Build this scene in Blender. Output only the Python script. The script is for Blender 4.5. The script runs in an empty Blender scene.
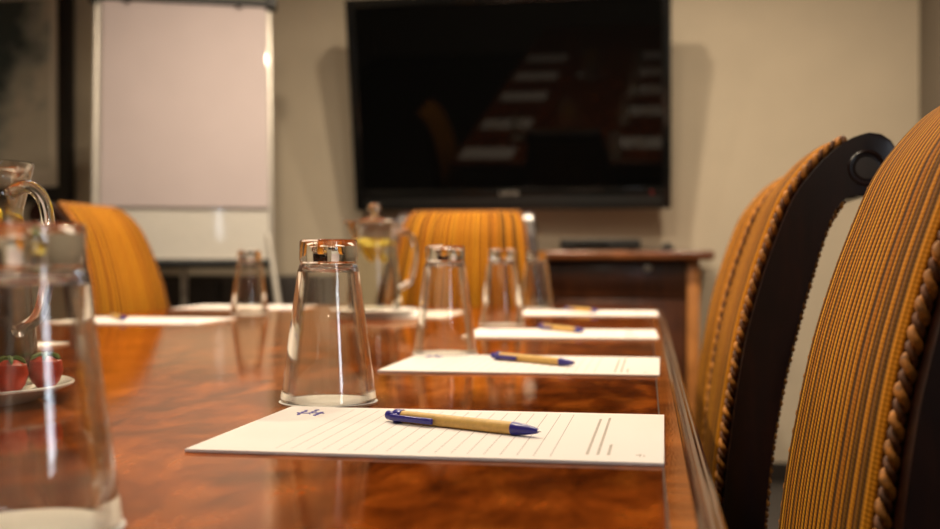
import bpy, bmesh, math, random
from mathutils import Vector, Matrix
C = bpy.context.scene.collection
random.seed(7)
PI = math.pi
T = 0.75                     # table top height

# ------------------------------------------------------------------ helpers
def tag(o, label=None, cat=None, group=None, kind=None):
    if label: o['label'] = label
    if cat: o['category'] = cat
    if group: o['group'] = group
    if kind: o['kind'] = kind
    return o

def empty(name, loc=(0, 0, 0), rz=0.0):
    o = bpy.data.objects.new(name, None)
    o.empty_display_size = 0.05
    C.objects.link(o)
    o.location = loc
    o.rotation_euler = (0, 0, rz)
    return o

def obj(name, bm, mat, parent=None, smooth=True, angle=40):
    me = bpy.data.meshes.new(name)
    bmesh.ops.recalc_face_normals(bm, faces=bm.faces[:])
    if smooth:
        for f in bm.faces: f.smooth = True
        a = math.radians(angle)
        for e in bm.edges:
            if len(e.link_faces) == 2 and e.calc_face_angle(0) > a:
                e.smooth = False
    bm.to_mesh(me); bm.free()
    if not isinstance(mat, (list, tuple)): mat = [mat]
    for m in mat: me.materials.append(m)
    o = bpy.data.objects.new(name, me)
    C.objects.link(o)
    if parent: o.parent = parent
    return o

def copy_tree(o, parent=None):
    c = o.copy()
    C.objects.link(c)
    if parent:
        c.parent = parent
    for ch in list(o.children):
        copy_tree(ch, c)
    return c

def box(bm, x0, x1, y0, y1, z0, z1, bev=0.0, seg=2, mi=0):
    r = bmesh.ops.create_cube(bm, size=1.0)
    vs = r['verts']
    for v in vs:
        v.co = Vector((x0 + (v.co.x + .5) * (x1 - x0), y0 + (v.co.y + .5) * (y1 - y0), z0 + (v.co.z + .5) * (z1 - z0)))
    fs = set(f for v in vs for f in v.link_faces)
    if bev > 0:
        es = list(set(e for v in vs for e in v.link_edges))
        rr = bmesh.ops.bevel(bm, geom=es, offset=bev, segments=seg, affect='EDGES', profile=0.5)
        fs = set(rr['faces']) | set(f for f in fs if f.is_valid)
    for f in fs:
        if f.is_valid: f.material_index = mi

def lathe(bm, prof, n=48, cx=0, cy=0, cz=0, closed=False):
    """prof: list of (r, z). r == 0 gives a pole."""
    rings = []
    for r, z in prof:
        if r < 1e-6:
            rings.append([bm.verts.new((cx, cy, cz + z))])
        else:
            rings.append([bm.verts.new((cx + r * math.cos(2 * PI * i / n), cy + r * math.sin(2 * PI * i / n), cz + z)) for i in range(n)])
    m = len(rings)
    for k in range(m if closed else m - 1):
        a, b = rings[k], rings[(k + 1) % m]
        for i in range(n):
            j = (i + 1) % n
            if len(a) == 1 and len(b) == 1: continue
            if len(a) == 1: bm.faces.new((a[0], b[i], b[j]))
            elif len(b) == 1: bm.faces.new((a[i], a[j], b[0]))
            else: bm.faces.new((a[i], a[j], b[j], b[i]))

def tube(bm, pts, r, n=8, closed=False, caps=True, mi=0):
    pts = [Vector(p) for p in pts]
    m = len(pts)
    rad = r if isinstance(r, (list, tuple)) else [r] * m
    rings = []
    up = None
    for k in range(m):
        if closed: t = pts[(k + 1) % m] - pts[(k - 1) % m]
        else: t = pts[min(k + 1, m - 1)] - pts[max(k - 1, 0)]
        t.normalize()
        if up is None:
            up = Vector((0, 0, 1)) if abs(t.z) < .9 else Vector((1, 0, 0))
        a = t.cross(up)
        if a.length < 1e-6: a = t.orthogonal()
        a.normalize()
        b = a.cross(t).normalized()
        up = b
        rings.append([bm.verts.new(pts[k] + (a * math.cos(2 * PI * i / n) + b * math.sin(2 * PI * i / n)) * rad[k]) for i in range(n)])
    for k in range(m if closed else m - 1):
        a, b = rings[k], rings[(k + 1) % m]
        for i in range(n):
            j = (i + 1) % n
            f = bm.faces.new((a[i], a[j], b[j], b[i])); f.material_index = mi
    if caps and not closed:
        bm.faces.new(rings[0][::-1]).material_index = mi
        bm.faces.new(rings[-1]).material_index = mi

def prism(bm, poly, w0, w1, axis='y', bev=0.0, seg=2):
    """poly in the (x,z) plane extruded along y, or (x,y) along z, or (y,z) along x"""
    def mk(p, w):
        if axis == 'y': return (p[0], w, p[1])
        if axis == 'z': return (p[0], p[1], w)
        return (w, p[0], p[1])
    a = [bm.verts.new(mk(p, w0)) for p in poly]
    b = [bm.verts.new(mk(p, w1)) for p in poly]
    fa = bm.faces.new(a); fb = bm.faces.new(b[::-1])
    n = len(poly)
    for i in range(n):
        j = (i + 1) % n
        bm.faces.new((a[j], a[i], b[i], b[j]))
    if bev > 0:
        es = list(fa.edges) + list(fb.edges)
        bmesh.ops.bevel(bm, geom=es, offset=bev, segments=seg, affect='EDGES', profile=0.5)

def lerp(a, b, t): return a + (b - a) * t

def interp(tab, x):
    if x <= tab[0][0]: return tab[0][1]
    for (x0, y0), (x1, y1) in zip(tab, tab[1:]):
        if x <= x1: return lerp(y0, y1, (x - x0) / (x1 - x0))
    return tab[-1][1]

def catmull(pts, n=8):
    pts = [Vector(p) for p in pts]
    out = []
    for i in range(len(pts) - 1):
        p0 = pts[max(i - 1, 0)]; p1 = pts[i]; p2 = pts[i + 1]; p3 = pts[min(i + 2, len(pts) - 1)]
        for k in range(n):
            t = k / n
            out.append(0.5 * ((2 * p1) + (p2 - p0) * t + (2 * p0 - 5 * p1 + 4 * p2 - p3) * t * t + (3 * p1 - p0 - 3 * p2 + p3) * t ** 3))
    out.append(pts[-1])
    return out

# ------------------------------------------------------------------ materials
class NT:
    def __init__(s, name):
        s.m = bpy.data.materials.new(name); s.m.use_nodes = True
        s.t = s.m.node_tree; s.b = s.t.nodes['Principled BSDF']
    def n(s, typ, **kw):
        nd = s.t.nodes.new(typ)
        for k, v in kw.items():
            if k in nd.inputs: nd.inputs[k].default_value = v
            else: setattr(nd, k, v)
        return nd
    def l(s, a, b): s.t.links.new(a, b)
    def coord(s, scale=(1, 1, 1), loc=(0, 0, 0), rot=(0, 0, 0), out='Object'):
        tc = s.n('ShaderNodeTexCoord'); mp = s.n('ShaderNodeMapping')
        mp.inputs['Scale'].default_value = scale; mp.inputs['Location'].default_value = loc; mp.inputs['Rotation'].default_value = rot
        s.l(tc.outputs[out], mp.inputs['Vector'])
        return mp.outputs['Vector']
    def ramp(s, fac, stops, interp='LINEAR'):
        r = s.n('ShaderNodeValToRGB'); cr = r.color_ramp; cr.interpolation = interp
        while len(cr.elements) < len(stops): cr.elements.new(.5)
        for e, (p, c) in zip(cr.elements, stops):
            e.position = p; e.color = (*c, 1) if len(c) == 3 else c
        s.l(fac, r.inputs['Fac'])
        return r.outputs['Color']
    def math(s, op, a, b=None):
        nd = s.n('ShaderNodeMath', operation=op)
        for i, v in enumerate((a, b)):
            if v is None: continue
            if isinstance(v, (int, float)): nd.inputs[i].default_value = v
            else: s.l(v, nd.inputs[i])
        return nd.outputs[0]
    def mix(s, fac, a, b, blend='MIX'):
        nd = s.n('ShaderNodeMix', data_type='RGBA', blend_type=blend)
        for k, v in ((0, fac), (6, a), (7, b)):
            if isinstance(v, (int, float)): nd.inputs[k].default_value = v
            elif isinstance(v, tuple): nd.inputs[k].default_value = (*v, 1)
            else: s.l(v, nd.inputs[k])
        return nd.outputs[2]
    def bump(s, h, strength=.3, dist=.001):
        nd = s.n('ShaderNodeBump'); nd.inputs['Strength'].default_value = strength; nd.inputs['Distance'].default_value = dist
        s.l(h, nd.inputs['Height']); s.l(nd.outputs[0], s.b.inputs['Normal'])
    def set(s, **kw):
        for k, v in kw.items():
            k = k.replace('_', ' ')
            i = s.b.inputs[k]
            i.default_value = (*v, 1) if isinstance(v, tuple) and len(v) == 3 and i.type == 'RGBA' else v

def plain(name, col, rough=.5, metal=0.0, noise=.06, scale=40, bump=0.0, **kw):
    m = NT(name)
    m.set(Roughness=rough, Metallic=metal, **kw)
    v = m.coord()
    nz = m.n('ShaderNodeTexNoise', Scale=scale, Detail=4.0); m.l(v, nz.inputs['Vector'])
    lo = tuple(c * (1 - noise) for c in col); hi = tuple(min(1, c * (1 + noise)) for c in col)
    m.l(m.ramp(nz.outputs['Fac'], [(.3, lo), (.7, hi)]), m.b.inputs['Base Color'])
    if bump: m.bump(nz.outputs['Fac'], bump, .002)
    return m.m

def wood(name, dark, mid, light, rough=.2, coat=.5, grain=(1, 12, 12), scale=3.0, rot=(0, 0, 0), fig=.5, spec=.5):
    m = NT(name)
    v = m.coord(scale=grain, rot=rot)
    n1 = m.n('ShaderNodeTexNoise', Scale=scale, Detail=8.0, Roughness=.6, Distortion=.6); m.l(v, n1.inputs['Vector'])
    v2 = m.coord(scale=(grain[0] * 8, grain[1] * 8, grain[2] * 8), rot=rot)
    n2 = m.n('ShaderNodeTexNoise', Scale=scale, Detail=3.0); m.l(v2, n2.inputs['Vector'])
    v3 = m.coord(scale=(1, 1, 1))
    n3 = m.n('ShaderNodeTexNoise', Scale=9.0, Detail=3.0, Distortion=1.2); m.l(v3, n3.inputs['Vector'])
    base = m.ramp(n1.outputs['Fac'], [(.3, dark), (.5, mid), (.72, light)])
    base = m.mix(m.math('MULTIPLY', n2.outputs['Fac'], .5), base, dark)
    mot = m.ramp(n3.outputs['Fac'], [(.38, (.45, .42, .4)), (.62, (1.35, 1.3, 1.2))])
    base = m.mix(fig, base, mot, 'MULTIPLY')
    m.l(base, m.b.inputs['Base Color'])
    m.set(Roughness=rough, Coat_Weight=coat, Coat_Roughness=rough * .5)
    m.b.inputs['Specular IOR Level'].default_value = spec
    return m

M = {}
def varnish(w, tint, rough, ior=1.5):
    # tinted lacquer film over the wood: Fresnel-weighted glossy layer
    v = w.coord(scale=(90, 22, 1), rot=(0, 0, .35))
    nz = w.n('ShaderNodeTexNoise', Scale=5.0, Detail=4.0); w.l(v, nz.inputs['Vector'])
    bn = w.n('ShaderNodeBump'); bn.inputs['Strength'].default_value = .10; bn.inputs['Distance'].default_value = .0006
    w.l(nz.outputs['Fac'], bn.inputs['Height'])
    fr = w.n('ShaderNodeFresnel', IOR=ior); w.l(bn.outputs[0], fr.inputs['Normal'])
    gl = w.n('ShaderNodeBsdfGlossy'); gl.inputs['Roughness'].default_value = rough; gl.inputs['Color'].default_value = (*tint, 1)
    w.l(bn.outputs[0], gl.inputs['Normal'])
    mx = w.n('ShaderNodeMixShader'); w.l(fr.outputs[0], mx.inputs[0]); w.l(w.b.outputs[0], mx.inputs[1]); w.l(gl.outputs[0], mx.inputs[2])
    w.l(mx.outputs[0], w.t.nodes['Material Output'].inputs['Surface'])
w = wood('mahogany_table', (.050, .0085, .0012), (.24, .050, .0050), (.48, .125, .014), rough=.5, coat=.0, grain=(3.4, 1.2, 1), scale=9.0, rot=(0, 0, .6), fig=.85, spec=.0)
varnish(w, (1.0, .80, .62), .065)
M['table'] = w.m
w = wood('mahogany_crossband', (.14, .036, .006), (.32, .088, .013), (.48, .15, .026), rough=.5, coat=.0, grain=(1, 16, 1), scale=3.0, fig=.4, spec=.0)
varnish(w, (1.0, .74, .52), .09)
M['band'] = w.m
M['edge'] = wood('mahogany_edge', (.03, .007, .002), (.10, .026, .006), (.20, .06, .014), rough=.22, coat=.6, grain=(10, 1, 10), scale=3.0, fig=.4).m
M['inlay'] = plain('dark_inlay', (.03, .010, .004), .3)
M['chairwood'] = wood('dark_chair_wood', (.006, .0009, .0004), (.015, .0026, .0009), (.034, .0070, .0022), rough=.36, coat=.22, grain=(10, 10, 1), scale=3.0, fig=.4, spec=.25).m
M['sidewood'] = wood('sideboard_wood', (.09, .026, .008), (.19, .060, .017), (.30, .105, .033), rough=.3, coat=.3, grain=(1, 8, 8), scale=3.0, fig=.3).m
M['sidepanel'] = wood('sideboard_panel_wood', (.035, .010, .004), (.07, .021, .008), (.11, .036, .013), rough=.3, coat=.3, grain=(8, 8, 1), scale=3.0, fig=.3).m
M['sidepost_lit'] = wood('sideboard_post_lit', (.28, .10, .025), (.48, .19, .05), (.60, .26, .08), rough=.35, coat=.25, grain=(8, 8, 1), scale=3.0, fig=.3).m  # lighter than the panels: the lit side is painted into the wood colour

def fabric():
    m = NT('gold_striped_fabric')
    tc = m.n('ShaderNodeTexCoord'); sx = m.n('ShaderNodeSeparateXYZ'); m.l(tc.outputs['UV'], sx.inputs[0])
    u, vv = sx.outputs[0], sx.outputs[1]            # metres across / along the back
    # rounded ribs with dark gaps, irregular darker stripes
    cu = m.n('ShaderNodeCombineXYZ'); m.l(u, cu.inputs[0])
    nw = m.n('ShaderNodeTexNoise', Scale=30.0, Detail=0.0); m.l(cu.outputs[0], nw.inputs['Vector'])
    uw = m.math('ADD', u, m.math('MULTIPLY', nw.outputs['Fac'], .016))
    rib = m.math('SINE', m.math('MULTIPLY', uw, 2 * PI / .0140))
    rib01 = m.math('MULTIPLY_ADD', rib, .5); rib01.node.inputs[2].default_value = .5
    sub = m.math('SINE', m.math('MULTIPLY', uw, 2 * PI / .0047))
    sub01 = m.math('MULTIPLY_ADD', sub, .5); sub01.node.inputs[2].default_value = .5
    n1 = m.n('ShaderNodeTexNoise', Scale=70.0, Detail=1.0); m.l(cu.outputs[0], n1.inputs['Vector'])
    weave = m.math('SINE', m.math('MULTIPLY', vv, 2 * PI / .0030))
    wv = m.math('MULTIPLY_ADD', weave, .5); wv.node.inputs[2].default_value = .5
    nf = m.n('ShaderNodeTexNoise', Scale=500.0, Detail=2.0); m.l(tc.outputs['UV'], nf.inputs['Vector'])
    base = m.ramp(n1.outputs['Fac'], [(.34, (.46, .150, .003)), (.5, (.58, .220, .005)), (.68, (.70, .310, .010))])
    gap = m.ramp(rib01, [(.08, (1, 1, 1)), (.48, (0, 0, 0))])
    base = m.mix(m.math('MULTIPLY', gap, .96), base, (.022, .0055, .0008))
    sg = m.ramp(sub01, [(.05, (1, 1, 1)), (.40, (0, 0, 0))])
    base = m.mix(m.math('MULTIPLY', sg, .42), base, (.07, .02, .002))
    d = m.math('SUBTRACT', .1525, m.math('ABSOLUTE', u))         # wider dark stripes along both borders
    for c_, w_ in ((.020, .0045), (.050, .0045), (.082, .0035)):
        st = m.math('LESS_THAN', m.math('ABSOLUTE', m.math('SUBTRACT', d, c_)), w_)
        base = m.mix(m.math('MULTIPLY', st, .7), base, (.05, .018, .001))
    base = m.mix(.18, base, m.ramp(m.math('ADD', m.math('MULTIPLY', wv, .5), m.math('MULTIPLY', nf.outputs['Fac'], .5)), [(.25, (.35, .3, .25)), (.7, (1.3, 1.3, 1.3))]), 'MULTIPLY')
    m.l(base, m.b.inputs['Base Color'])
    h = m.math('ADD', m.math('ADD', rib01, m.math('MULTIPLY', sub01, .3)), m.math('MULTIPLY', wv, .08))
    m.bump(h, .9, .0026)
    m.set(Roughness=.8)
    m.b.inputs['Specular IOR Level'].default_value = .15
    return m.m
M['fabric'] = fabric()
M['braid'] = plain('gold_brown_braid', (.42, .155, .014), .75, noise=.6, scale=160)
M['braid_dark'] = plain('brown_braid', (.14, .046, .009), .75, noise=.5, scale=160)

def glass(name, tint=(1, 1, 1), ior=1.5):
    m = NT(name)
    m.set(Base_Color=tint, Roughness=0.0, Transmission_Weight=1.0, IOR=ior)
    return m.m
def thin_glass(name, tint, ior, real=0.0):
    # thin clear wall: mirror reflection by Fresnel, the rest passes straight through
    m = NT(name); t = m.t
    fr = m.n('ShaderNodeFresnel', IOR=ior)
    ge = m.n('ShaderNodeNewGeometry'); mr = m.n('ShaderNodeMapRange')      # same reflectance from both faces of the wall
    m.l(ge.outputs['Backfacing'], mr.inputs[0]); mr.inputs[3].default_value = ior; mr.inputs[4].default_value = 1 / ior
    m.l(mr.outputs[0], fr.inputs['IOR'])
    tr = m.n('ShaderNodeBsdfTransparent'); tr.inputs[0].default_value = (*tint, 1)
    gl = m.n('ShaderNodeBsdfGlossy'); gl.inputs['Roughness'].default_value = 0.0
    mx = m.n('ShaderNodeMixShader'); m.l(fr.outputs[0], mx.inputs[0]); m.l(tr.outputs[0], mx.inputs[1]); m.l(gl.outputs[0], mx.inputs[2])
    if real > 0:                                    # the rounded sides, seen edge on, refract as solid glass
        m.set(Base_Color=tint, Roughness=0.0, Transmission_Weight=1.0, IOR=1.5)
        lw = m.n('ShaderNodeLayerWeight'); lw.inputs[0].default_value = .5
        r2 = m.n('ShaderNodeMapRange'); m.l(lw.outputs['Facing'], r2.inputs[0])
        r2.inputs[1].default_value = .28; r2.inputs[2].default_value = .60; r2.inputs[3].default_value = .0; r2.inputs[4].default_value = real
        m2 = m.n('ShaderNodeMixShader'); m.l(r2.outputs[0], m2.inputs[0])
        m.l(mx.outputs[0], m2.inputs[1]); m.l(m.b.outputs[0], m2.inputs[2]); mx = m2
    m.l(mx.outputs[0], t.nodes['Material Output'].inputs['Surface'])
    return m.m
M['glass'] = glass('clear_glass', (.985, .985, .97))
M['thin'] = thin_glass('clear_glass_wall', (.99, .98, .955), 1.65, 1.0)
M['water'] = thin_glass('clear_water', (.98, .98, .93), 1.33, .0)

def pad_paper():
    m = NT('ruled_paper')
    tc = m.n('ShaderNodeTexCoord'); sx = m.n('ShaderNodeSeparateXYZ'); m.l(tc.outputs['Object'], sx.inputs[0])
    x, y = sx.outputs[0], sx.outputs[1]              # pad local: x from -.297 to 0, y 0 to .21
    fr = m.math('FRACT', m.math('DIVIDE', m.math('ADD', x, .2975), .0102))
    ln = m.math('LESS_THAN', m.math('ABSOLUTE', m.math('SUBTRACT', fr, .5)), .028)
    ok = m.math('MULTIPLY', m.math('GREATER_THAN', x, -.246), m.math('LESS_THAN', x, -.062))
    oy = m.math('MULTIPLY', m.math('GREATER_THAN', y, .012), m.math('LESS_THAN', y, .198))
    fac = m.math('MULTIPLY', m.math('MULTIPLY', ln, ok), oy)
    m.l(m.mix(m.math('MULTIPLY', fac, .75), (.765, .705, .665), (.20, .18, .17)), m.b.inputs['Base Color'])
    m.set(Roughness=.75)
    m.b.inputs['Specular IOR Level'].default_value = .25
    return m.m
M['paper'] = pad_paper()
M['paper_plain'] = plain('white_paper', (.84, .80, .73), .8, noise=.02)
M['ink_grey'] = plain('grey_print', (.40, .35, .30), .8)
M['ink_blue'] = plain('blue_print', (.16, .14, .42), .8)
M['pen_blue'] = plain('blue_plastic', (.032, .026, .235), .28, noise=.05)
M['kraft'] = plain('kraft_card', (.62, .38, .105), .55, noise=.10, scale=250)
M['steel'] = plain('steel', (.6, .58, .55), .3, 1.0)
M['ceramic'] = plain('white_ceramic', (.82, .79, .74), .2, noise=.02, Coat_Weight=.4)
def lemon_m():
    m = NT('lemon_flesh')
    v = m.coord(); 
    nz = m.n('ShaderNodeTexNoise', Scale=160.0, Detail=2.0); m.l(v, nz.inputs['Vector'])
    m.l(m.ramp(nz.outputs['Fac'], [(.3, (.72, .50, .02)), (.7, (.92, .78, .14))]), m.b.inputs['Base Color'])
    m.set(Roughness=.35, Subsurface_Weight=.0)
    return m.m
M['lemon'] = lemon_m()
M['lemon_rind'] = plain('lemon_rind', (.80, .56, .02), .4, noise=.15, scale=90)
M['lime'] = plain('lime_green', (.36, .48, .05), .4, noise=.25, scale=60)
M['red'] = plain('red_fruit', (.58, .050, .020), .35, noise=.3, scale=70)
M['leaf'] = plain('green_leaf', (.13, .25, .04), .5, noise=.3)
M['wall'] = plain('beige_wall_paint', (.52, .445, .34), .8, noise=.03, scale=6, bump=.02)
M['wall_dark'] = plain('right_wall_taupe', (.17, .14, .105), .8, noise=.03, scale=6, bump=.02)  # right wall, a darker tone than the other walls
M['ceil'] = plain('white_ceiling_paint', (.72, .68, .60), .9, noise=.02, scale=6)
M['carpet'] = plain('dark_carpet', (.030, .024, .020), .95, noise=.4, scale=300, bump=.3)
M['skirt'] = plain('dark_skirting', (.020, .014, .011), .5)
M['black'] = plain('black_plastic', (.008, .008, .008), .45)
M['gloss_black'] = plain('gloss_black_bezel', (.006, .006, .006), .12)
M['screen'] = plain('dark_screen', (.002, .002, .002), .03, noise=0)
M['screen'].node_tree.nodes['Principled BSDF'].inputs['Specular IOR Level'].default_value = .2
M['white_board'] = plain('white_board_enamel', (.66, .63, .58), .08, noise=.02)
M['flip_paper'] = plain('flipchart_paper', (.59, .505, .51), .85, noise=.02, scale=8)
M['alu'] = plain('brushed_aluminium', (.62, .58, .52), .4, .6)
M['frame'] = plain('dark_picture_frame', (.010, .007, .006), .45)
M['mat'] = plain('cream_mat', (.74, .65, .52), .8, noise=.03)
M['mark'] = plain('silver_badge', (.55, .52, .47), .35, .5)
M['red_led'] = plain('red_mark', (.25, .02, .02), .4)
def art():
    m = NT('foliage_print')
    v = m.coord(scale=(1, 1, 1))
    n1 = m.n('ShaderNodeTexNoise', Scale=5.0, Detail=7.0, Roughness=.65); m.l(v, n1.inputs['Vector'])
    tc = m.n('ShaderNodeTexCoord'); sx = m.n('ShaderNodeSeparateXYZ'); m.l(tc.outputs['Object'], sx.inputs[0])
    gr = m.n('ShaderNodeMapRange'); m.l(sx.outputs[0], gr.inputs[0])
    gr.inputs[1].default_value = -.55; gr.inputs[2].default_value = -.08; gr.inputs[3].default_value = .42; gr.inputs[4].default_value = -.15
    gz = m.n('ShaderNodeMapRange'); m.l(sx.outputs[2], gz.inputs[0])
    gz.inputs[1].default_value = .15; gz.inputs[2].default_value = .65; gz.inputs[3].default_value = -.25; gz.inputs[4].default_value = .12
    s = m.math('ADD', m.math('ADD', n1.outputs['Fac'], gr.outputs[0]), gz.outputs[0])
    m.l(m.ramp(s, [(.42, (.56, .49, .38)), (.58, (.30, .30, .25)), (.75, (.05, .065, .06))]), m.b.inputs['Base Color'])
    m.set(Roughness=.7)
    return m.m
M['art'] = art()
def emit(name, col, strength):
    m = NT(name)
    m.set(Base_Color=(.8, .8, .8))
    m.b.inputs['Emission Color'].default_value = (*col, 1)
    m.b.inputs['Emission Strength'].default_value = strength
    return m.m
M['lens'] = emit('lamp_lens', (1, .80, .52), 12.0)
M['day'] = emit('daylit_pane', (.78, .88, 1.0), 9.0)
M['white_trim'] = plain('white_trim_paint', (.75, .72, .66), .5)

# ------------------------------------------------------------------ room shell
XL, XR, YB, YF, H = -3.3, 1.03, -3.2, 4.6, 2.6
def struct(name, bm, mat, smooth=False, parent=None):
    o = obj(name, bm, mat, parent, smooth=smooth)
    if parent is None: o['kind'] = 'structure'
    return o
bm = bmesh.new(); box(bm, XL - .1, XR + .1, YB - .1, YF + .1, -.1, 0); struct('floor', bm, M['carpet'])
bm = bmesh.new(); box(bm, XL - .1, XR + .1, YB - .1, YF + .1, H, H + .1); struct('ceiling', bm, M['ceil'])
bm = bmesh.new(); box(bm, XL - .1, XR + .1, YF, YF + .1, 0, H); struct('wall_front', bm, M['wall'])
bm = bmesh.new(); box(bm, XL - .1, XR + .1, YB - .1, YB, 0, H); struct('wall_back', bm, M['wall'])
bm = bmesh.new(); box(bm, XL - .1, XL, YB, YF, 0, H); struct('wall_left', bm, M['wall'])
# right wall with a window opening
WY0, WY1, WZ0, WZ1 = -.42, -.06, .95, 2.1
bm = bmesh.new()
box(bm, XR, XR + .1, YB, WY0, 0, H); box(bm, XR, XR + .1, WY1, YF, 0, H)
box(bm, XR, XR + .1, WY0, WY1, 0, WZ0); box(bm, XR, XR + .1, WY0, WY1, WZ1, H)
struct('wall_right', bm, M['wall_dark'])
win = empty('window_1', (XR, (WY0 + WY1) / 2, WZ0)); win['kind'] = 'structure'
wl = WY1 - WY0; wh = WZ1 - WZ0
bm = bmesh.new()
for a in ((-wl / 2, -wl / 2 + .035, 0, wh), (wl / 2 - .035, wl / 2, 0, wh), (-wl / 2, wl / 2, 0, .035), (-wl / 2, wl / 2, wh - .035, wh)):
    box(bm, .02, .07, a[0], a[1], a[2], a[3], .003)
obj('window_frame', bm, M['white_trim'], win)
bm = bmesh.new(); box(bm, .045, .05, -wl / 2 + .03, wl / 2 - .03, .03, wh - .03)
obj('pane', bm, M['day'], win)
for nm, x0, x1, y0, y1 in (('baseboard_front', XL, XR, YF - .015, YF), ('baseboard_left', XL, XL + .015, YB, YF - .015),
                           ('baseboard_right', XR - .015, XR, YB, YF - .015), ('baseboard_back', XL + .015, XR - .015, YB, YB + .015)):
    bm = bmesh.new(); box(bm, x0, x1, y0, y1, 0, .075, .004); struct(nm, bm, M['skirt'])

# ------------------------------------------------------------------ ceiling lights
def lamp(name, loc, power, size, col, rot=(0, 0, 0)):
    L = bpy.data.lights.new(name, 'AREA'); L.shape = 'DISK'; L.size = size; L.energy = power; L.color = col
    L.spread = math.radians(150)
    o = bpy.data.objects.new(name, L); C.objects.link(o); o.location = loc; o.rotation_euler = rot
    return o
WARM = (1.0, .83, .615)
DL = [(-.25, 1.30, 8), (-.95, 1.0, 19), (-.25, 2.35, 18), (-.95, 2.35, 12), (.50, 3.30, 26), (-1.15, 3.20, 9), (-.45, 3.35, 20), (.52, -2.3, 6)]
DLAB = ['recessed ceiling downlight above the nearest writing pad', 'recessed ceiling downlight above the near water jug',
        'recessed ceiling downlight above the third glass of the right row', 'recessed ceiling downlight above the lone far left glass',
        'recessed ceiling downlight in front of the sideboard', 'recessed ceiling downlight in front of the flipchart', 'recessed ceiling downlight in front of the middle of the television', 'recessed ceiling downlight at the back of the room near the window']
for (x, y, pw), lab in zip(DL, DLAB):
    t = empty('ceiling_downlight', (x, y, H)); tag(t, lab, 'ceiling light', 'ceiling downlights')
    bm = bmesh.new(); lathe(bm, [(.045, 0), (.062, 0), (.062, -.006), (.047, -.008), (.045, -.004)], 32, closed=True); obj('trim_ring', bm, M['white_trim'], t)
    bm = bmesh.new(); lathe(bm, [(0, -.001), (.045, -.001), (.045, -.004), (0, -.004)], 32); obj('lens', bm, M['lens'], t)
    l = lamp('downlight_beam', (0, 0, -.010), pw, .09, WARM); l.parent = t
    if y < 0: l.data.spread = PI

# ------------------------------------------------------------------ table
TX0, TX1, TY0, TY1 = -1.15, .040, -1.0, 2.87
CH = .10
def rrect(x0, x1, y0, y1, r, n=6):
    out = []
    for cx, cy, a0 in ((x1 - r, y1 - r, 0), (x0 + r, y1 - r, PI / 2), (x0 + r, y0 + r, PI), (x1 - r, y0 + r, 1.5 * PI)):
        for k in range(n + 1):
            a = a0 + PI / 2 * k / n
            out.append((cx + r * math.cos(a), cy + r * math.sin(a)))
    return out
def loops(bm, rings, cap_top=True, cap_bot=True, mis=None):
    vs = [[bm.verts.new(p) for p in r] for r in rings]
    n = len(vs[0])
    for k in range(len(vs) - 1):
        for i in range(n):
            j = (i + 1) % n
            f = bm.faces.new((vs[k][i], vs[k][j], vs[k + 1][j], vs[k + 1][i]))
            if mis: f.material_index = mis[k]
    if cap_top: bm.faces.new(vs[0])
    if cap_bot: bm.faces.new(vs[-1][::-1])
table = empty('conference_table', ((TX0 + TX1) / 2, (TY0 + TY1) / 2, 0))
tag(table, 'long glossy mahogany conference table with a moulded edge', 'table')
tc = Vector(((TX0 + TX1) / 2, (TY0 + TY1) / 2, 0))
def ring(inset, z, r=.03):
    return [Vector((x, y, z)) - tc for x, y in rrect(TX0 + inset, TX1 - inset, TY0 + inset, TY1 - inset, max(r - inset, .004))]
bm = bmesh.new()
loops(bm, [ring(.0305, T), ring(.0305, T - .02)])
top = obj('tabletop', bm, M['table'], table, angle=20)
bm = bmesh.new()
loops(bm, [ring(.030, T), ring(.017, T), ring(.017, T - .004), ring(.030, T - .004)], False, False)
obj('crossband', bm, M['band'], table, angle=20)
bm = bmesh.new()
prof = [(.0165, T), (.0145, T - .001), (.0135, T - .0035), (.0125, T - .004), (.0105, T - .0025), (.008, T - .0025), (.006, T - .005), (.005, T - .0075), (.0035, T - .0075),
        (.0015, T - .009), (0, T - .013), (0, T - .018), (.002, T - .023), (.006, T - .0255), (.010, T - .0265), (.012, T - .031), (.016, T - .034), (.022, T - .035)]
loops(bm, [ring(a, z, .035) for a, z in prof], False, False)
obj('moulded_edge', bm, M['edge'], table, angle=25)
bm = bmesh.new()
loops(bm, [ring(.0308, T + .0001, .03), ring(.0296, T + .0001, .03)], False, False)
obj('inlay_line', bm, M['inlay'], table, angle=20)
bm = bmesh.new()
for x0, x1, y0, y1 in ((TX0 + .10, TX0 + .13, TY0 + .1, TY1 - .1), (TX1 - .13, TX1 - .10, TY0 + .1, TY1 - .1), (TX0 + .13, TX1 - .13, TY0 + .1, TY0 + .13), (TX0 + .13, TX1 - .13, TY1 - .13, TY1 - .1)):
    box(bm, x0 - tc.x, x1 - tc.x, y0 - tc.y, y1 - tc.y, T - .07, T - .021, .002)
obj('apron', bm, M['edge'], table)
for yy in (-.2, 2.1):
    bm = bmesh.new(); box(bm, -.10, .10, yy - tc.y - .16, yy - tc.y + .16, .06, T - .0205, .006)
    box(bm, -.20, .20, yy - tc.y - .22, yy - tc.y + .22, 0, .06, .012)
    obj('pedestal', bm, M['edge'], table)

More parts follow.
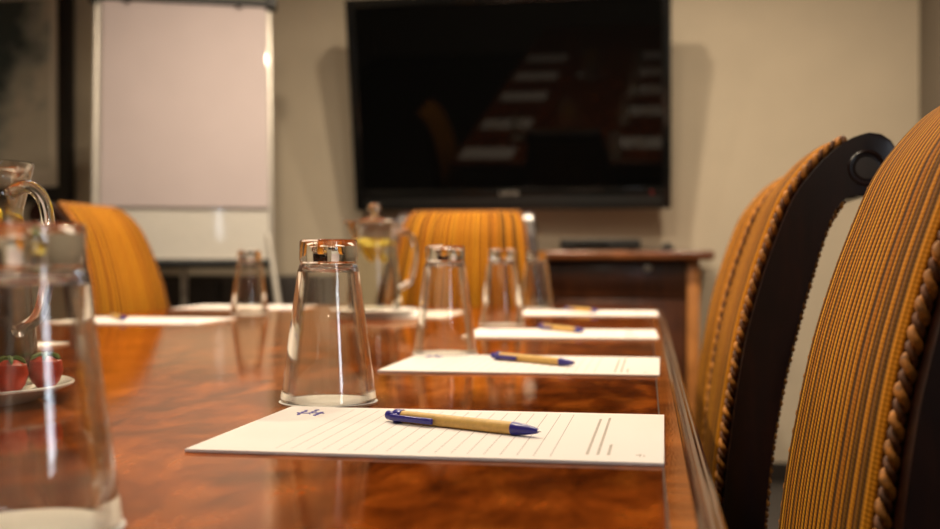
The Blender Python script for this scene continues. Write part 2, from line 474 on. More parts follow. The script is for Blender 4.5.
# ------------------------------------------------------------------ chairs
FRONT = [(.47, .068), (.60, .072), (.678, .079), (.773, .093), (.83, .107), (.878, .122), (.93, .143), (.959, .163), (.98, .183), (.994, .202), (1.0, .221)]
REAR = [(.47, .108), (.595, .112), (.676, .120), (.744, .132), (.773, .139), (.831, .154), (.90, .176), (.923, .187), (.936, .200)]
HW = .180                     # half width over the posts
def rope(bm, path, r=.0030, strand=.0027, pitch=.0145, strands=2, n=6):
    P_ = [Vector(p) for p in path]
    L = [0]
    for a, b in zip(P_, P_[1:]): L.append(L[-1] + (b - a).length)
    tot = L[-1]; N = max(8, int(tot / (pitch / 9)))
    cen = []; k = 0
    for i in range(N + 1):
        s = tot * i / N
        while k < len(L) - 2 and L[k + 1] < s: k += 1
        t = (s - L[k]) / max(1e-9, L[k + 1] - L[k])
        cen.append((P_[k].lerp(P_[k + 1], t), s))
    for q in range(strands):
        pts = []; up = None
        for i, (p, s) in enumerate(cen):
            tg = (cen[min(i + 1, N)][0] - cen[max(i - 1, 0)][0]).normalized()
            if up is None: up = Vector((0, 1, 0)) if abs(tg.y) < .9 else Vector((1, 0, 0))
            a = tg.cross(up).normalized(); b = a.cross(tg).normalized(); up = b
            ph = 2 * PI * (s / pitch + q / strands)
            pts.append(p + (a * math.cos(ph) + b * math.sin(ph)) * r)
        tube(bm, pts, [strand * (1.0 if q % 2 == 0 else .72) * random.uniform(.88, 1.1) for _ in pts], n, mi=q % 2)
def taper(bm):
    for v in bm.verts:
        t = min(1, max(0, (v.co.z - .62) / .38))
        v.co.y *= 1.22 - .34 * t
    return bm
def make_chair():
    root = empty('upholstered_chair')
    # posts with scroll
    front = [(interp(FRONT, z), z) for z in [.47 + .53 * i / 40 for i in range(41)]]
    front = [(p.x, p.y) for p in catmull([(x, z, 0) for z, x in FRONT], 5)]
    arch = [(.232, .998), (.241, .991), (.247, .980), (.248, .968), (.244, .955), (.236, .945), (.226, .938), (.214, .9345)]
    rear = [(p.x, p.y) for p in catmull([(x, z, 0) for z, x in REAR], 5)][::-1]
    poly = front + arch + rear
    for s in (-1, 1):
        y0, y1 = (-HW, -HW + .024) if s < 0 else (HW - .024, HW)
        bm = bmesh.new(); prism(bm, poly, y0, y1, 'y', .0025, 2)
        post = obj('back_post', taper(bm), M['chairwood'], root, angle=30)
        # round medallion: ring and raised disc on the outer face
        bm = bmesh.new()
        lathe(bm, [(0, .0006), (.0108, .0006), (.0119, .0006), (.0128, .0002), (.0132, -.0008), (.0140, -.0006), (.0150, .0016), (.0168, .0022), (.0182, .0014), (.0190, -.001)], 40)
        bmesh.ops.transform(bm, matrix=Matrix.Translation((.2165, s * HW, .963)) @ Matrix.Rotation(-s * PI / 2, 4, 'X'), verts=bm.verts[:])
        obj('medallion', taper(bm), M['chairwood'], post)
    # top rail roll and lower rail
    bm = bmesh.new()
    pl = [(.2165 + .027 * math.cos(a), .963 + .027 * math.sin(a)) for a in [2 * PI * k / 20 for k in range(20)]]
    prism(bm, pl, -HW + .0235, HW - .0235, 'y')
    obj('top_rail', taper(bm), M['chairwood'], root)
    bm = bmesh.new(); box(bm, .072, .104, -HW + .0235, HW - .0235, .47, .53, .004)
    obj('lower_rail', taper(bm), M['chairwood'], root)
    # front upholstery: crowned grid
    bm = bmesh.new(); uvl = bm.loops.layers.uv.new('UVMap')
    fw = HW - .0275
    prof = [(p.x, p.y) for p in catmull([(interp(FRONT, z), z, 0) for z in (.535, .60, .678, .74, .80, .85, .89, .93, .959, .98, .990)], 6)]
    nu = 40; grid = []; ss = [0]
    for a, b in zip(prof, prof[1:]): ss.append(ss[-1] + math.hypot(b[0] - a[0], b[1] - a[1]))
    nv = len(prof)
    for i, (x, z) in enumerate(prof):
        j0 = max(i - 1, 0); j1 = min(i + 1, nv - 1)
        tx, tz = prof[j1][0] - prof[j0][0], prof[j1][1] - prof[j0][1]
        l = math.hypot(tx, tz); nx, nz = -tz / l, tx / l       # outward (towards table / up)
        row = []
        ev = min(1, min(ss[i], ss[-1] - ss[i]) / .03)
        top = max(0, (ss[i] - (ss[-1] - .060)) / .060)          # rounded top corners
        fwi = fw - .014 * top ** 2.0
        for k in range(nu + 1):
            t = -1 + 2 * k / nu
            cr = .004 + (.009 + .002 * (1 - t * t)) * math.sqrt(max(0, 1 - (1 - ev) ** 2)) * (1 - max(0, abs(t) - .93) / .07 * .75)
            row.append((bm.verts.new((x + nx * cr, t * fwi, z + nz * cr)), (t * fw, ss[i])))
        grid.append(row)
    back = [[bm.verts.new((prof[i][0] + .012, g[0].co.y, prof[i][1] - .002)) for g in grid[i]] for i in (0, nv - 1)]
    def face(q):
        f = bm.faces.new([a[0] for a in q])
        for lp, a in zip(f.loops, q): lp[uvl].uv = a[1]
    for i in range(nv - 1):
        for k in range(nu):
            face((grid[i][k], grid[i][k + 1], grid[i + 1][k + 1], grid[i + 1][k]))
    # close the border down to the frame
    for sd in (0, nu):
        sk = [bm.verts.new((prof[i][0] + .010, grid[i][sd][0].co.y, prof[i][1])) for i in range(nv)]
        for i in range(nv - 1):
            face((grid[i][sd], grid[i + 1][sd], (sk[i + 1], grid[i + 1][sd][1]), (sk[i], grid[i][sd][1])))
    for bi, i in ((0, 0), (1, nv - 1)):
        for k in range(nu):
            face((grid[i][k], grid[i][k + 1], (back[bi][k + 1], grid[i][k + 1][1]), (back[bi][k], grid[i][k][1])))
    border = []
    off = .0045
    for i in range(nv):
        c = grid[i][0][0].co; border.append((c.x + .001, c.y - off * .9, c.z))
    c0 = grid[-1]
    for k in range(0, nu + 1, 2):
        c = c0[k][0].co; border.append((c.x + .004, c.y, c.z + .003))
    for i in range(nv - 1, -1, -1):
        c = grid[i][nu][0].co; border.append((c.x + .001, c.y + off * .9, c.z))
    obj('back_cushion', taper(bm), M['fabric'], root, angle=60)
    bm = bmesh.new(); rope(bm, border, .0026, .0031, .0165)
    obj('braid_trim', taper(bm), [M['braid'], M['braid_dark']], root, angle=80)
    # rear upholstery and its braid
    bm = bmesh.new(); uvl = bm.loops.layers.uv.new('UVMap')
    rp = [(p.x, p.y) for p in catmull([(interp(REAR, z), z, 0) for z in (.535, .60, .676, .744, .80, .85, .90, .93)], 4)]
    g2 = [[bm.verts.new((x - .003 + .006 * (1 - t * t), t * fw, z)) for t in [-1 + 2 * k / 16 for k in range(17)]] for x, z in rp]
    g3 = [[bm.verts.new((x - .014, t * fw, z)) for t in (-1, 1)] for x, z in rp]
    for i in range(len(rp) - 1):
        for k in range(16):
            f = bm.faces.new((g2[i][k], g2[i][k + 1], g2[i + 1][k + 1], g2[i + 1][k]))
            for lp in f.loops: lp[uvl].uv = (lp.vert.co.y, lp.vert.co.z)
        for e, kk in ((0, 0), (1, 16)):
            f = bm.faces.new((g2[i][kk], g2[i + 1][kk], g3[i + 1][e], g3[i][e]))
            for lp in f.loops: lp[uvl].uv = (lp.vert.co.y, lp.vert.co.z)
    obj('rear_panel', taper(bm), M['fabric'], root, angle=60)
    for s in (-1, 1):
        bm = bmesh.new()
        rope(bm, [(x - .0005, s * (HW - .006), z) for x, z in rp], .0022, .0022, .011)
        obj('rear_braid', taper(bm), [M['braid'], M['braid_dark']], root, angle=80)
    # seat
    bm = bmesh.new(); box(bm, -.36, .075, -.215, .215, .365, .425, .008)
    obj('seat_frame', bm, M['chairwood'], root)
    bm = bmesh.new(); box(bm, -.350, .066, -.200, .200, .424, .485, .028, 4)
    uvl = bm.loops.layers.uv.new('UVMap')
    for f in bm.faces:
        for lp in f.loops: lp[uvl].uv = (lp.vert.co.y, lp.vert.co.x)
    obj('seat_cushion', bm, M['fabric'], root, angle=60)
    for s in (-1, 1):
        bm = bmesh.new()
        rings = []
        for z, hw_, x in ((.368, .022, -.33), (.25, .019, -.335), (.06, .014, -.345), (.0, .014, -.348)):
            rings.append([(x + a * hw_, s * .180 + b * hw_, z) for a, b in ((-1, -1), (1, -1), (1, 1), (-1, 1))])
        loops(bm, rings); obj('leg', bm, M['chairwood'], root)
        bm = bmesh.new(); rings = []
        for z, hw_, x in ((.475, .020, .088), (.36, .019, .092), (.18, .016, .118), (.0, .015, .158)):
            rings.append([(x + a * hw_, s * (HW * 1.22 - .0145) + b * .0125, z) for a, b in ((-1, -1), (1, -1), (1, 1), (-1, 1))])
        loops(bm, rings); obj('leg', bm, M['chairwood'], root)
    return root
chair = make_chair()
CG = 'striped chairs around the conference table'
# (x, y, rot) - local +x points away from the table
spots = [(.050, .8425, 0.0, 'nearest gold striped chair on the right side, cropped by the picture edge'),
         (.009, 1.380, -.03, 'middle chair on the right side, its dark scrolled post facing us'),
         (.022, 1.885, -.02, 'farthest of the three chairs along the right side of the table')]
R = math.radians
for i, (x, y, a, lab) in enumerate(spots):
    o = chair if i == 0 else copy_tree(chair)
    o.location = (x, y, 0); o.rotation_euler.z = a
    tag(o, lab, 'chair', CG)
o = copy_tree(chair); o.location = (-.485, TY1 + .015, 0); o.rotation_euler.z = PI / 2; o.scale = (1, 1.14, 1)
tag(o, 'orange striped chair at the far head of the table below the television', 'chair', CG)
o = copy_tree(chair); o.location = (TX0 + .02, 2.59, 0); o.rotation_euler.z = PI; o.scale = (1, 1.14, 1)
tag(o, 'orange backed chair on the left side of the table in front of the flipchart', 'chair', CG)

# ------------------------------------------------------------------ pads and pens
def make_pad():
    root = empty('writing_pad')
    bm = bmesh.new(); box(bm, -.297, 0, 0, .21, 0.0002, .0022, .0002, 1)
    obj('paper_sheets', bm, M['paper'], root, smooth=False)
    bm = bmesh.new()
    rnd = random.Random(3)
    z0, z1 = .0022, .00228
    def mark(x0, x1, y0, y1): box(bm, x0, x1, y0, y1, z0, z1)
    for xc, ya, yb in ((-.0465, .022, .178), (-.0400, .022, .185), (-.0335, .022, .062)):
        y = ya
        while y < yb:
            l = rnd.uniform(.003, .010)
            mark(xc - .0009, xc + .0009, y, min(y + l, yb)); y += l + .0012
    mark(-.0150, -.0138, .020, .028); mark(-.0170, -.0138, .024, .026); mark(-.0125, -.0115, .020, .025)
    obj('footer_print', bm, M['ink_grey'], root, smooth=False)
    bm = bmesh.new()
    for k, (xx, y0, y1) in enumerate(((-.276, .160, .186), (-.269, .166, .190), (-.262, .158, .178))):
        pts = [(xx + .0016 * math.sin(q * 2.1 + k), lerp(y0, y1, q / 9), .0024) for q in range(10)]
        tube(bm, catmull(pts, 4), .00045, 4)
    tube(bm, catmull([(-.280, .172, .0024), (-.272, .170, .0024), (-.264, .174, .0024), (-.258, .171, .0024)], 4), .0004, 4)
    obj('letterhead_mark', bm, M['ink_blue'], root)
    return root
def make_pen():
    # lies along +x from button (x=0) to tip, axis at z = .0045
    root = empty('ballpoint_pen')
    def lx(prof, name, mat, parent=root, n=24):
        bm = bmesh.new(); lathe(bm, prof, n)
        bmesh.ops.transform(bm, matrix=Matrix.Translation((0, 0, .0046)) @ Matrix.Rotation(PI / 2, 4, 'Y'), verts=bm.verts[:])
        return obj(name, bm, mat, parent)
    lx([(0, .014), (.0044, .014), (.0044, .1120), (0, .1120)], 'card_barrel', M['kraft'])
    lx([(0, .0), (.0030, .0), (.0034, .0008), (.0034, .008), (.0030, .0085), (0, .0085)], 'push_button', M['pen_blue'])
    lx([(0, .0078), (.0048, .0078), (.0052, .0088), (.0052, .0142), (.0048, .0150), (0, .0150)], 'collar', M['pen_blue'])
    lx([(0, .1115), (.0046, .1115), (.0046, .1135), (.0036, .1225), (.0022, .1300), (.0016, .1318), (0, .1318)], 'tip_cone', M['pen_blue'])
    lx([(0, .1318), (.0009, .1318), (.0006, .1340), (0, .1343)], 'point', M['steel'])
    bm = bmesh.new()
    box(bm, .0085, .0475, -.0088, -.0056, .0022, .0066, .0010, 2)
    box(bm, .0085, .0140, -.0070, -.0020, .0022, .0070, .0008, 2)
    obj('clip', bm, M['pen_blue'], root)
    return root
pad0 = make_pad(); pen0 = make_pen()
PG, NG = 'writing pads on the table', 'ballpoint pens on the pads'
def clone(src, used):
    if not used: used.append(1); return src
    return copy_tree(src)
up, un = [], []
# right row: front right corner, angle
pads = [(.0104, .6792, -.0153, 'large in focus writing pad nearest the viewer with ruled lines', (-.188, .823, -.072, .762), 'blue and kraft card pen in sharp focus on the nearest pad'),
        (.0134, 1.1898, -.0122, 'second white writing pad up the right side beyond the sharp glass', (-.180, 1.344, -.080, 1.261), 'blue and kraft card pen on the second pad of the right side'),
        (.0181, 1.7253, .012, 'third white writing pad of the right side, blurred', (-.178, 1.925, -.088, 1.807), 'blurred blue and tan pen on the third pad of the right side'),
        (.0250, 2.4076, .008, 'farthest white writing pad of the right side near the sideboard', (-.180, 2.600, -.096, 2.48), 'blurred pen on the farthest pad of the right side')]
for x, y, a, lab, pn, plab in pads:
    p = clone(pad0, up); p.location = (x, y, T); p.rotation_euler.z = a; tag(p, lab, 'notepad', PG)
    q = clone(pen0, un); q.location = (pn[0], pn[1], T + .0022)
    q.rotation_euler.z = math.atan2(pn[3] - pn[1], pn[2] - pn[0]); tag(q, plab, 'pen', NG)
# left row is turned about: near right corner of the sheet becomes far left
left = [(-1.105, 2.19, 'white pad on the left side with a pen, in front of the orange chair', (-.985, 2.06)),
        (-1.115, 2.79, 'thin blurred white pad on the left side behind the small far glass', None),
        (-1.105, 1.52, 'white pad on the left side half hidden behind the near water jug', None),
        (-1.105, .95, 'white pad on the left side beyond the left edge, third from the orange chair', None),
        (-1.105, .38, 'white pad on the left side farthest from the orange chair, mirrored in the television', None)]
for x, y, lab, pn in left:
    p = clone(pad0, up); p.location = (x, y, T); p.rotation_euler.z = PI; tag(p, lab, 'notepad', PG)
    if pn:
        q = clone(pen0, un); q.location = (pn[0], pn[1], T + .0022); q.rotation_euler.z = 2.2
        tag(q, 'pen on the left side pad in front of the orange chair', 'pen', NG)
p = clone(pad0, up); p.location = (.010, .165, T); tag(p, 'white pad on the right side beneath the viewer, mirrored in the television', 'notepad', PG)
p = clone(pad0, up); p.location = (-.40, 2.555, T); p.rotation_euler.z = PI / 2
tag(p, 'blurred white pad laid at the head of the table before the far chair', 'notepad', PG)

# ------------------------------------------------------------------ tumblers on paper coasters
def make_glass():
    bm = bmesh.new()
    lathe(bm, [(.0395, 0), (.0402, .0010), (.0405, .003), (.0395, .010), (.0262, .110), (.0246, .1155), (.0240, .1175), (.0240, .1185), (.0246, .1200), (.0246, .1345), (.0238, .1362),
               (.0215, .1368), (.0190, .1360), (0, .1355),
               ], 64)
    n = len(bm.verts)
    lathe(bm, [(0, .1135), (.0140, .1140), (.0205, .1132), (.0232, .1090), (.0375, .010), (.0383, .002), (.0388, .0003), (.0395, 0)], 64)
    bmesh.ops.remove_doubles(bm, verts=bm.verts[:], dist=1e-5)
    for f in bm.faces:
        f.material_index = 1 if f.calc_center_median().z < .108 else 0
    return obj('tumbler', bm, [M['glass'], M['thin']], None, angle=60)
def make_coaster():
    bm = bmesh.new()
    lathe(bm, [(0, .0001), (.0412, .0001), (.0418, .0005), (.0412, .0009), (0, .0009)], 64)
    return obj('paper_coaster', bm, M['paper_plain'], None, angle=60)
g0 = make_glass(); c0 = make_coaster(); ug, uc = [], []
gl = [(-.267, .945, 'sharp upturned glass tumbler standing just beyond the nearest pad', 'paper coaster under the sharp upturned tumbler'),
      (-.254, 1.442, 'second upturned tumbler of the right row, behind the second pad', 'paper coaster under the second tumbler of the right row'),
      (-.260, 2.072, 'third upturned tumbler of the right row, blurred', 'paper coaster under the third tumbler of the right row'),
      (-.262, 2.760, 'farthest upturned tumbler of the right row, beside the sideboard corner', 'paper coaster under the farthest tumbler of the right row'),
      (-.850, 2.383, 'small upturned tumbler alone on the left half in front of the flipchart', 'paper coaster under the lone tumbler on the left half'),
      (-.274, .478, 'huge blurred upturned tumbler cut by the left edge of the picture', 'paper coaster under the huge blurred tumbler at lower left')]
for x, y, lab, cl in gl:
    g = clone(g0, ug); g.location = (x, y, T + .0010); g.rotation_euler.z = random.uniform(0, 6); tag(g, lab, 'glass', 'upturned tumblers on the table')
    c = clone(c0, uc); c.location = (x, y, T); tag(c, cl, 'coaster', 'paper coasters under the tumblers')

# ------------------------------------------------------------------ water jugs on plates
def make_plate(r):
    bm = bmesh.new()
    lathe(bm, [(0, .0), (r * .66, 0), (r * .70, .002), (r * .80, .006), (r, .0135), (r * 1.005, .0150), (r * .985, .0160), (r * .80, .0085), (r * .70, .0040), (0, .0036)], 56)
    return obj('plate', bm, M['ceramic'], None, angle=50)
def make_jug(lid=True):
    root = empty('water_jug')
    bm = bmesh.new()
    out = [(0, 0), (.050, 0), (.0555, .003), (.057, .009), (.056, .03), (.0515, .09), (.0455, .142), (.0440, .150), (.0450, .157), (.0505, .180), (.0530, .192), (.0525, .1935)]
    inn = [(.0510, .192), (.0478, .180), (.0420, .157), (.0412, .150), (.0428, .141), (.0488, .09), (.0532, .03), (.0530, .014), (.048, .010), (0, .009)]
    lathe(bm, out + inn, 64)
    for v in bm.verts:                                       # pouring spout on -x
        if v.co.z > .150:
            k = (v.co.z - .150) / .044
            a = math.atan2(v.co.y, -v.co.x)
            wgt = max(0, 1 - abs(a) / .5)
            v.co.x -= .020 * k * k * wgt; v.co.z += .006 * k * k * wgt
    obj('glass_body', bm, M['thin'], root, angle=60)
    bm = bmesh.new()
    lathe(bm, [(0, .0094), (.0478, .0104), (.0527, .0143), (.0529, .030), (.0485, .09), (.0424, .141), (.0408, .150), (.0410, .156), (0, .156)], 56)
    obj('water', bm, M['water'], root, angle=50)
    bm = bmesh.new()
    tube(bm, catmull([(.047, 0, .166), (.066, 0, .172), (.083, 0, .160), (.089, 0, .130), (.086, 0, .095), (.077, 0, .068), (.0545, 0, .055)], 7), .0055, 12)
    obj('handle', bm, M['glass'], root)
    if lid:
        bm = bmesh.new()
        lathe(bm, [(0, .1905), (.046, .1905), (.0475, .193), (.046, .196), (.030, .199), (.012, .202), (.008, .206), (.0075, .210), (.0115, .215), (.0135, .221), (.0115, .227), (.006, .2305), (0, .231)], 40)
        obj('lid', bm, M['glass'], root)
    return root
def slice_mesh(name, flesh, rind, r=.024, th=.005):
    bm = bmesh.new()
    lathe(bm, [(0, -th / 2), (r * .88, -th / 2), (r, -th / 2 + .0006), (r, th / 2 - .0006), (r * .88, th / 2), (0, th / 2)], 32)
    for f in bm.faces:
        c = f.calc_center_median()
        f.material_index = 1 if math.hypot(c.x, c.y) > r * .88 else 0
    bmesh.ops.recalc_face_normals(bm, faces=bm.faces[:])
    o = obj(name, bm, [flesh, rind], None, angle=40)
    return o
JF, JN = (-.560, 2.330), (-.572, .899)
plF = make_plate(.092); plF.location = (*JF, T); tag(plF, 'round white plate under the lidded jug at the far centre of the table', 'plate', 'plates under the water jugs')
plN = plF.copy(); C.objects.link(plN); plN.location = (JN[0] - .004, JN[1] - .003, T)
tag(plN, 'round white plate holding red fruit and the near jug at the left edge', 'plate', 'plates under the water jugs')
jf = make_jug(True); jf.location = (*JF, T + .0042); jf.rotation_euler.z = -.1
tag(jf, 'glass water jug with a knobbed lid and lemon at the far centre', 'jug', 'glass water jugs')
jn = make_jug(False); jn.location = (JN[0], JN[1], T + .0042); jn.rotation_euler.z = -.25; jn.scale = (1.03, 1.03, 1.03)
tag(jn, 'open glass water jug with lemon cut by the left edge', 'jug', 'glass water jugs')
sl = slice_mesh('lemon_slice', M['lemon'], M['lemon_rind'], .022)
lim = slice_mesh('lime_slice', M['lime'], M['leaf'], .020)
def put(src, first, base, dx, dy, dz, rx, ry, rz, lab, cat, grp):
    o = src if first else src.copy()
    if not first: C.objects.link(o)
    o.location = (base[0] + dx, base[1] + dy, T + .0042 + dz); o.rotation_euler = (rx, ry, rz)
    tag(o, lab, cat, grp)
first = True
for base, lab, grp, zz in ((JF, 'lemon slices floating in the lidded far jug', 'lemon slices in the far jug', 0), (JN, 'lemon slices floating in the open near jug', 'lemon slices in the near jug', .004)):
    for k, (dx, dy, dz, rx, ry) in enumerate(((-.013, -.010, .148, .35, .25), (.014, -.008, .146, .3, -.3), (.000, .014, .147, -.4, .1), (-.012, -.006, .128, 1.0, .3), (.013, -.008, .126, .9, -.3))):
        put(sl, first, base, dx, dy, dz + zz * (k < 3), rx, ry, .4 * k, lab, 'lemon slice', grp); first = False
put(lim, True, JN, .016, -.014, .074, .9, .2, .4, 'green lime slice low in the open near jug', 'lime slice', None)
# red fruit on the near plate
def make_fruit():
    root = empty('strawberry')
    bm = bmesh.new()
    lathe(bm, [(0, 0), (.006, .0015), (.0115, .008), (.0145, .017), (.0130, .025), (.0075, .029), (0, .0295)], 24)
    obj('flesh', bm, M['red'], root)
    bm = bmesh.new()
    for k in range(6):
        a = k * PI / 3
        c, s = math.cos(a), math.sin(a)
        tube(bm, [(0, 0, .0295), (c * .005, s * .005, .0305), (c * .011, s * .011, .0285), (c * .0135, s * .0135, .0262)], [.0014, .0022, .0018, .0003], 5)
    obj('leaf_cap', bm, M['leaf'], root)
    return root
fr = make_fruit(); uf = []
for dx, dy, tz, lab in ((.058, -.030, .1, 'round red strawberry at the right rim of the near plate'), (.040, -.056, .9, 'red strawberry on the near plate in front of the open jug'),
                    (.068, .008, 2.0, 'red strawberry on the near plate behind the right rim one'), (.008, -.072, 1.4, 'red strawberry at the front rim of the near plate')):
    o = clone(fr, uf); o.location = (JN[0] + dx, JN[1] + dy, T + .0098); o.rotation_euler = (0, 0, tz); tag(o, lab, 'strawberry', 'red fruit on the near plate')

# ------------------------------------------------------------------ television
tv = empty('television', (-.532, 4.400, 1.468))
tag(tv, 'large black wall mounted television tilted forward above the sideboard', 'television')
tv.rotation_euler = (R(11), 0, R(-1.6))
W2, HT = .624, .415
bm = bmesh.new(); box(bm, -W2, W2, 0, .055, -HT, HT, .006)
box(bm, -W2 + .12, W2 - .12, .05, .10, -HT + .12, HT - .12, .02)
obj('casing', bm, M['black'], tv)
bm = bmesh.new()
zb = -HT + .085
for a in ((-W2, -W2 + .035, -HT, HT), (W2 - .035, W2, -HT, HT), (-W2 + .034, W2 - .034, HT - .035, HT), (-W2 + .034, W2 - .034, zb - .035, zb)):
    box(bm, a[0], a[1], -.012, .003, a[2], a[3], .003)
bz = obj('bezel', bm, M['gloss_black'], tv)
bm = bmesh.new(); box(bm, -W2 + .034, W2 - .034, -.010, .003, -HT, zb - .034, .004); obj('speaker_bar', bm, M['black'], tv)
bm = bmesh.new(); box(bm, -W2 + .03, W2 - .03, -.005, .002, zb - .005, HT - .03); obj('screen', bm, M['screen'], tv)
bm = bmesh.new()
for k in range(5):                                          # pale badge letters, too blurred to read
    x = -.032 + k * .0165 - .005
    box(bm, x, x + .0035, -.0135, -.0115, zb - .026, zb - .010)
    box(bm, x, x + .011, -.0135, -.0115, zb - .026 + (k % 3) * .006, zb - .0225 + (k % 3) * .006)
    if k % 2: box(bm, x + .0085, x + .012, -.0135, -.0115, zb - .026, zb - .010)
obj('badge', bm, M['mark'], tv)
bm = bmesh.new(); box(bm, W2 - .075, W2 - .070, -.0135, -.0115, zb - .028, zb - .012); obj('standby_light', bm, M['red_led'], tv)
bm = bmesh.new()
box(bm, -.20, .20, .098, .115, -.12, .12, .003)
box(bm, -.15, -.12, .11, .188, -.04, .04, .003); box(bm, .12, .15, .11, .188, -.04, .04, .003)
obj('wall_bracket', bm, M['black'], tv)

# ------------------------------------------------------------------ sideboard and devices
SX0, SX1, SY0, SY1, SZ = -.90, .237, 4.10, 4.56, .897
sb = empty('sideboard', ((SX0 + SX1) / 2, (SY0 + SY1) / 2, 0))
tag(sb, 'reddish brown wooden sideboard with an overhanging top below the television', 'sideboard')
cx, cy = sb.location.x, sb.location.y
hx, hy = (SX1 - SX0) / 2, (SY1 - SY0) / 2
bm = bmesh.new(); box(bm, -hx, hx, -hy, hy, SZ - .034, SZ, .010, 3); obj('top', bm, M['sidewood'], sb)
bm = bmesh.new(); box(bm, -hx + .09, hx - .09, -hy + .07, hy - .02, .08, SZ - .033, .004); obj('carcass', bm, M['sidepanel'], sb)
for s in (-1, 1):
    bm = bmesh.new(); a = s * (hx - .072)
    box(bm, a - .022, a + .022, -hy + .045, hy - .02, 0, SZ - .033, .005); obj('end_panel', bm, M['sidepost_lit'], sb)
bm = bmesh.new(); box(bm, -hx + .095, hx - .095, -hy + .058, -hy + .072, SZ - .17, SZ - .042, .004); dr = obj('drawer', bm, M['sidepanel'], sb)
bm = bmesh.new(); lathe(bm, [(0, 0), (.006, 0), (.006, .010), (.013, .016), (.014, .022), (.009, .027), (0, .028)], 24)
bmesh.ops.transform(bm, matrix=Matrix.Translation((.335, -hy + .058, SZ - .062)) @ Matrix.Rotation(PI / 2, 4, 'X'), verts=bm.verts[:])
obj('knob', bm, M['steel'], dr)
for x0, x1 in ((-hx + .097, -.003), (.003, hx - .097)):
    bm = bmesh.new(); box(bm, x0, x1, -hy + .058, -hy + .072, .10, SZ - .176, .004); d = obj('door', bm, M['sidepanel'], sb)
    bm = bmesh.new(); kx = (x1 - .04) if x0 < -.1 else (x0 + .04)
    lathe(bm, [(0, 0), (.005, 0), (.005, .010), (.012, .016), (.009, .024), (0, .025)], 20)
    bmesh.ops.transform(bm, matrix=Matrix.Translation((kx, -hy + .058, .52)) @ Matrix.Rotation(PI / 2, 4, 'X'), verts=bm.verts[:])
    obj('handle', bm, M['steel'], d)
dv = empty('disc_player', (-.165, 4.26, SZ)); tag(dv, 'flat black disc player lying on the sideboard top', 'disc player')
bm = bmesh.new(); box(bm, -.145, .145, -.10, .10, .004, .042, .004); obj('casing', bm, M['black'], dv)
bm = bmesh.new(); box(bm, -.09, .03, -.103, -.099, .020, .032, .001); obj('disc_tray', bm, M['gloss_black'], dv)
for a in (-.11, .11):
    for b in (-.07, .07):
        bm = bmesh.new(); lathe(bm, [(0, 0), (.012, 0), (.012, .005), (0, .005)], 16, a, b); obj('foot', bm, M['black'], dv)
bm = bmesh.new()
box(bm, -.022, .022, -.018, .018, 0, .022, .007, 3)
lathe(bm, [(0, .020), (.009, .020), (.010, .027), (.006, .031), (0, .032)], 16)
o = obj('infrared_receiver', bm, M['black']); o.location = (.075, 4.22, SZ); tag(o, 'small black box on the sideboard right of the disc player', 'receiver')
bm = bmesh.new(); tube(bm, catmull([(-.021, 4.26, SZ + .008), (.02, 4.24, SZ + .004), (.045, 4.235, SZ + .004), (.054, 4.225, SZ + .006)], 5), .003, 8)
tag(obj('cable', bm, M['black']), 'short black cable between the disc player and the small box', 'cable')

# ------------------------------------------------------------------ flipchart easel
fc = empty('flipchart_easel', (-1.640, 3.91, 0)); fc.rotation_euler.z = R(22)
tag(fc, 'white flipchart easel with a blank paper pad in the far left corner', 'flipchart')
FWd, FZ0, FZ1 = .318, .855, 1.845
lean = Matrix.Translation((0, 0, FZ0)) @ Matrix.Rotation(R(-9), 4, 'X') @ Matrix.Translation((0, 0, -FZ0))
def fobj(name, mat, fn, parent=fc, **k):
    bm = bmesh.new(); fn(bm); bmesh.ops.transform(bm, matrix=lean, verts=bm.verts[:]); return obj(name, bm, mat, parent, **k)
fobj('board', M['white_board'], lambda b: box(b, -FWd + .012, FWd - .012, 0, .014, FZ0 + .012, FZ1 - .01, .002))
def fr_(b):
    box(b, -FWd, -FWd + .014, -.006, .020, FZ0, FZ1, .003); box(b, FWd - .014, FWd, -.006, .020, FZ0, FZ1, .003)
    box(b, -FWd + .013, FWd - .013, -.006, .020, FZ0, FZ0 + .014, .003)
fobj('board_frame', M['alu'], fr_)
fobj('clamp_bar', M['black'], lambda b: box(b, -FWd + .01, FWd - .01, -.022, .012, FZ1 - .022, FZ1 + .006, .004))
for s in (-1, 1):
    fobj('corner_cap', M['black'], lambda b: box(b, s * FWd - .022, s * FWd + .022, -.024, .024, FZ1 - .030, FZ1 + .022, .008))
    fobj('clamp_knob', M['black'], lambda b: lathe(b, [(0, FZ1 - .03), (.010, FZ1 - .03), (.010, FZ1 - .014), (0, FZ1 - .014)], 16, s * .2, -.018))
fobj('paper_pad', M['flip_paper'], lambda b: box(b, -FWd + .030, FWd - .018, -.012, -.0005, FZ0 + .20, FZ1 - .015, .001))
fobj('pen_tray', M['black'], lambda b: (box(b, -.30, .30, -.065, -.004, FZ0 - .022, FZ0 - .012, .002), box(b, -.30, .30, -.065, -.058, FZ0 - .022, FZ0 + .004, .002)))
for a, b_ in (((-.30, .02, FZ0 + .10), (-.42, -.18, 0)), ((.30, .02, FZ0 + .10), (.42, -.18, 0)), ((0, .10, FZ0 + .35), (0, .24, 0))):
    bm = bmesh.new(); tube(bm, [a, b_], .013, 12); obj('leg', bm, M['alu'], fc)

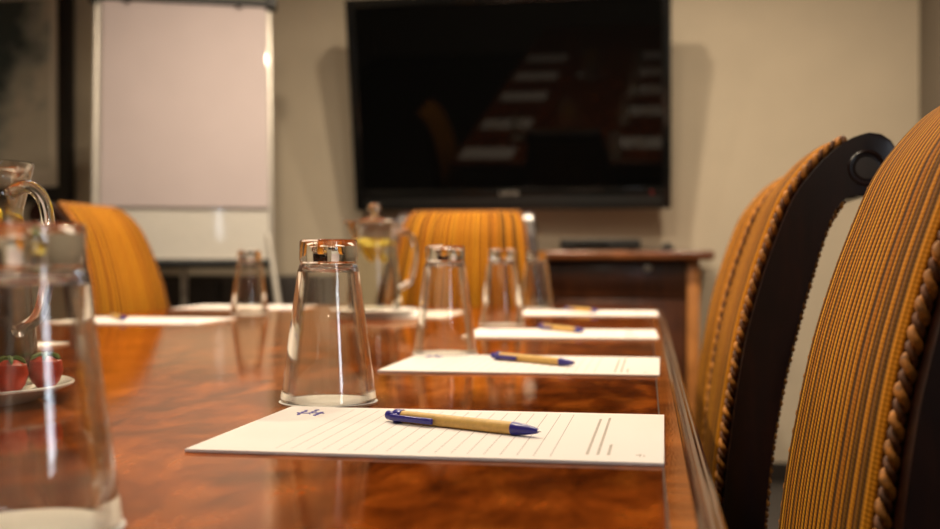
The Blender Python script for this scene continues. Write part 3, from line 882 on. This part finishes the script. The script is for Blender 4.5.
# dark low cabinet behind the easel
cb = empty('low_cabinet', (-1.66, 4.425, 0)); tag(cb, 'dark low cabinet against the wall behind the flipchart', 'cabinet')
bm = bmesh.new(); box(bm, -.40, .40, -.10, .155, .0, .80, .006); obj('body', bm, M['skirt'], cb)
for s in (-1, 1):
    bm = bmesh.new(); box(bm, min(s * .005, s * .39), max(s * .005, s * .39), -.115, -.099, .03, .78, .003); d = obj('door', bm, M['skirt'], cb)
    bm = bmesh.new(); tube(bm, [(s * .04, -.120, .40), (s * .04, -.120, .52)], .005, 8); obj('handle', bm, M['alu'], d)

# ------------------------------------------------------------------ picture on the far wall
pc = empty('framed_picture', (-2.415, YF - .002, 1.11)); tag(pc, 'dark framed foliage print on the wall left of the flipchart', 'picture')
PW, PH = .80, 1.0
bm = bmesh.new(); fwid = .065
for a in ((-PW, -PW + fwid, 0, PH), (-fwid, 0, 0, PH), (-PW + fwid, -fwid, 0, fwid), (-PW + fwid, -fwid, PH - fwid, PH)):
    box(bm, a[0], a[1], -.035, -.001, a[2], a[3], .005)
obj('frame', bm, M['frame'], pc)
bm = bmesh.new(); box(bm, -PW + .05, -.05, -.016, -.004, .05, PH - .05); obj('mat_board', bm, M['mat'], pc)
bm = bmesh.new(); box(bm, -PW + .13, -.105, -.018, -.0155, .14, PH - .13); obj('print', bm, M['art'], pc)

# ------------------------------------------------------------------ world, camera, view
wd = bpy.data.worlds.new('World'); bpy.context.scene.world = wd; wd.use_nodes = True
wd.node_tree.nodes['Background'].inputs[0].default_value = (.9, .8, .65, 1)
wd.node_tree.nodes['Background'].inputs[1].default_value = .008
cam = bpy.data.cameras.new('Camera'); co = bpy.data.objects.new('Camera', cam); C.objects.link(co)
cam.sensor_width = 36; cam.lens = 1147 / 940 * 36; cam.clip_start = .02
co.location = (0, 0, T + .1223)
co.rotation_euler = (PI / 2 - .006, 0, .1526)
cam.dof.use_dof = True; cam.dof.focus_distance = .86; cam.dof.aperture_fstop = 5.6
sc = bpy.context.scene; sc.camera = co
sc.view_settings.view_transform = 'Standard'; sc.view_settings.look = 'None'
sc.view_settings.exposure = 0.0; sc.view_settings.gamma = 1; sc.view_settings.use_curve_mapping = False
sc.cycles.max_bounces = 20; sc.cycles.transmission_bounces = 16; sc.cycles.glossy_bounces = 8; sc.cycles.diffuse_bounces = 4
sc.cycles.caustics_refractive = True; sc.cycles.caustics_reflective = True; sc.cycles.blur_glossy = .5
sc.cycles.use_denoising = True; sc.cycles.sample_clamp_indirect = 8
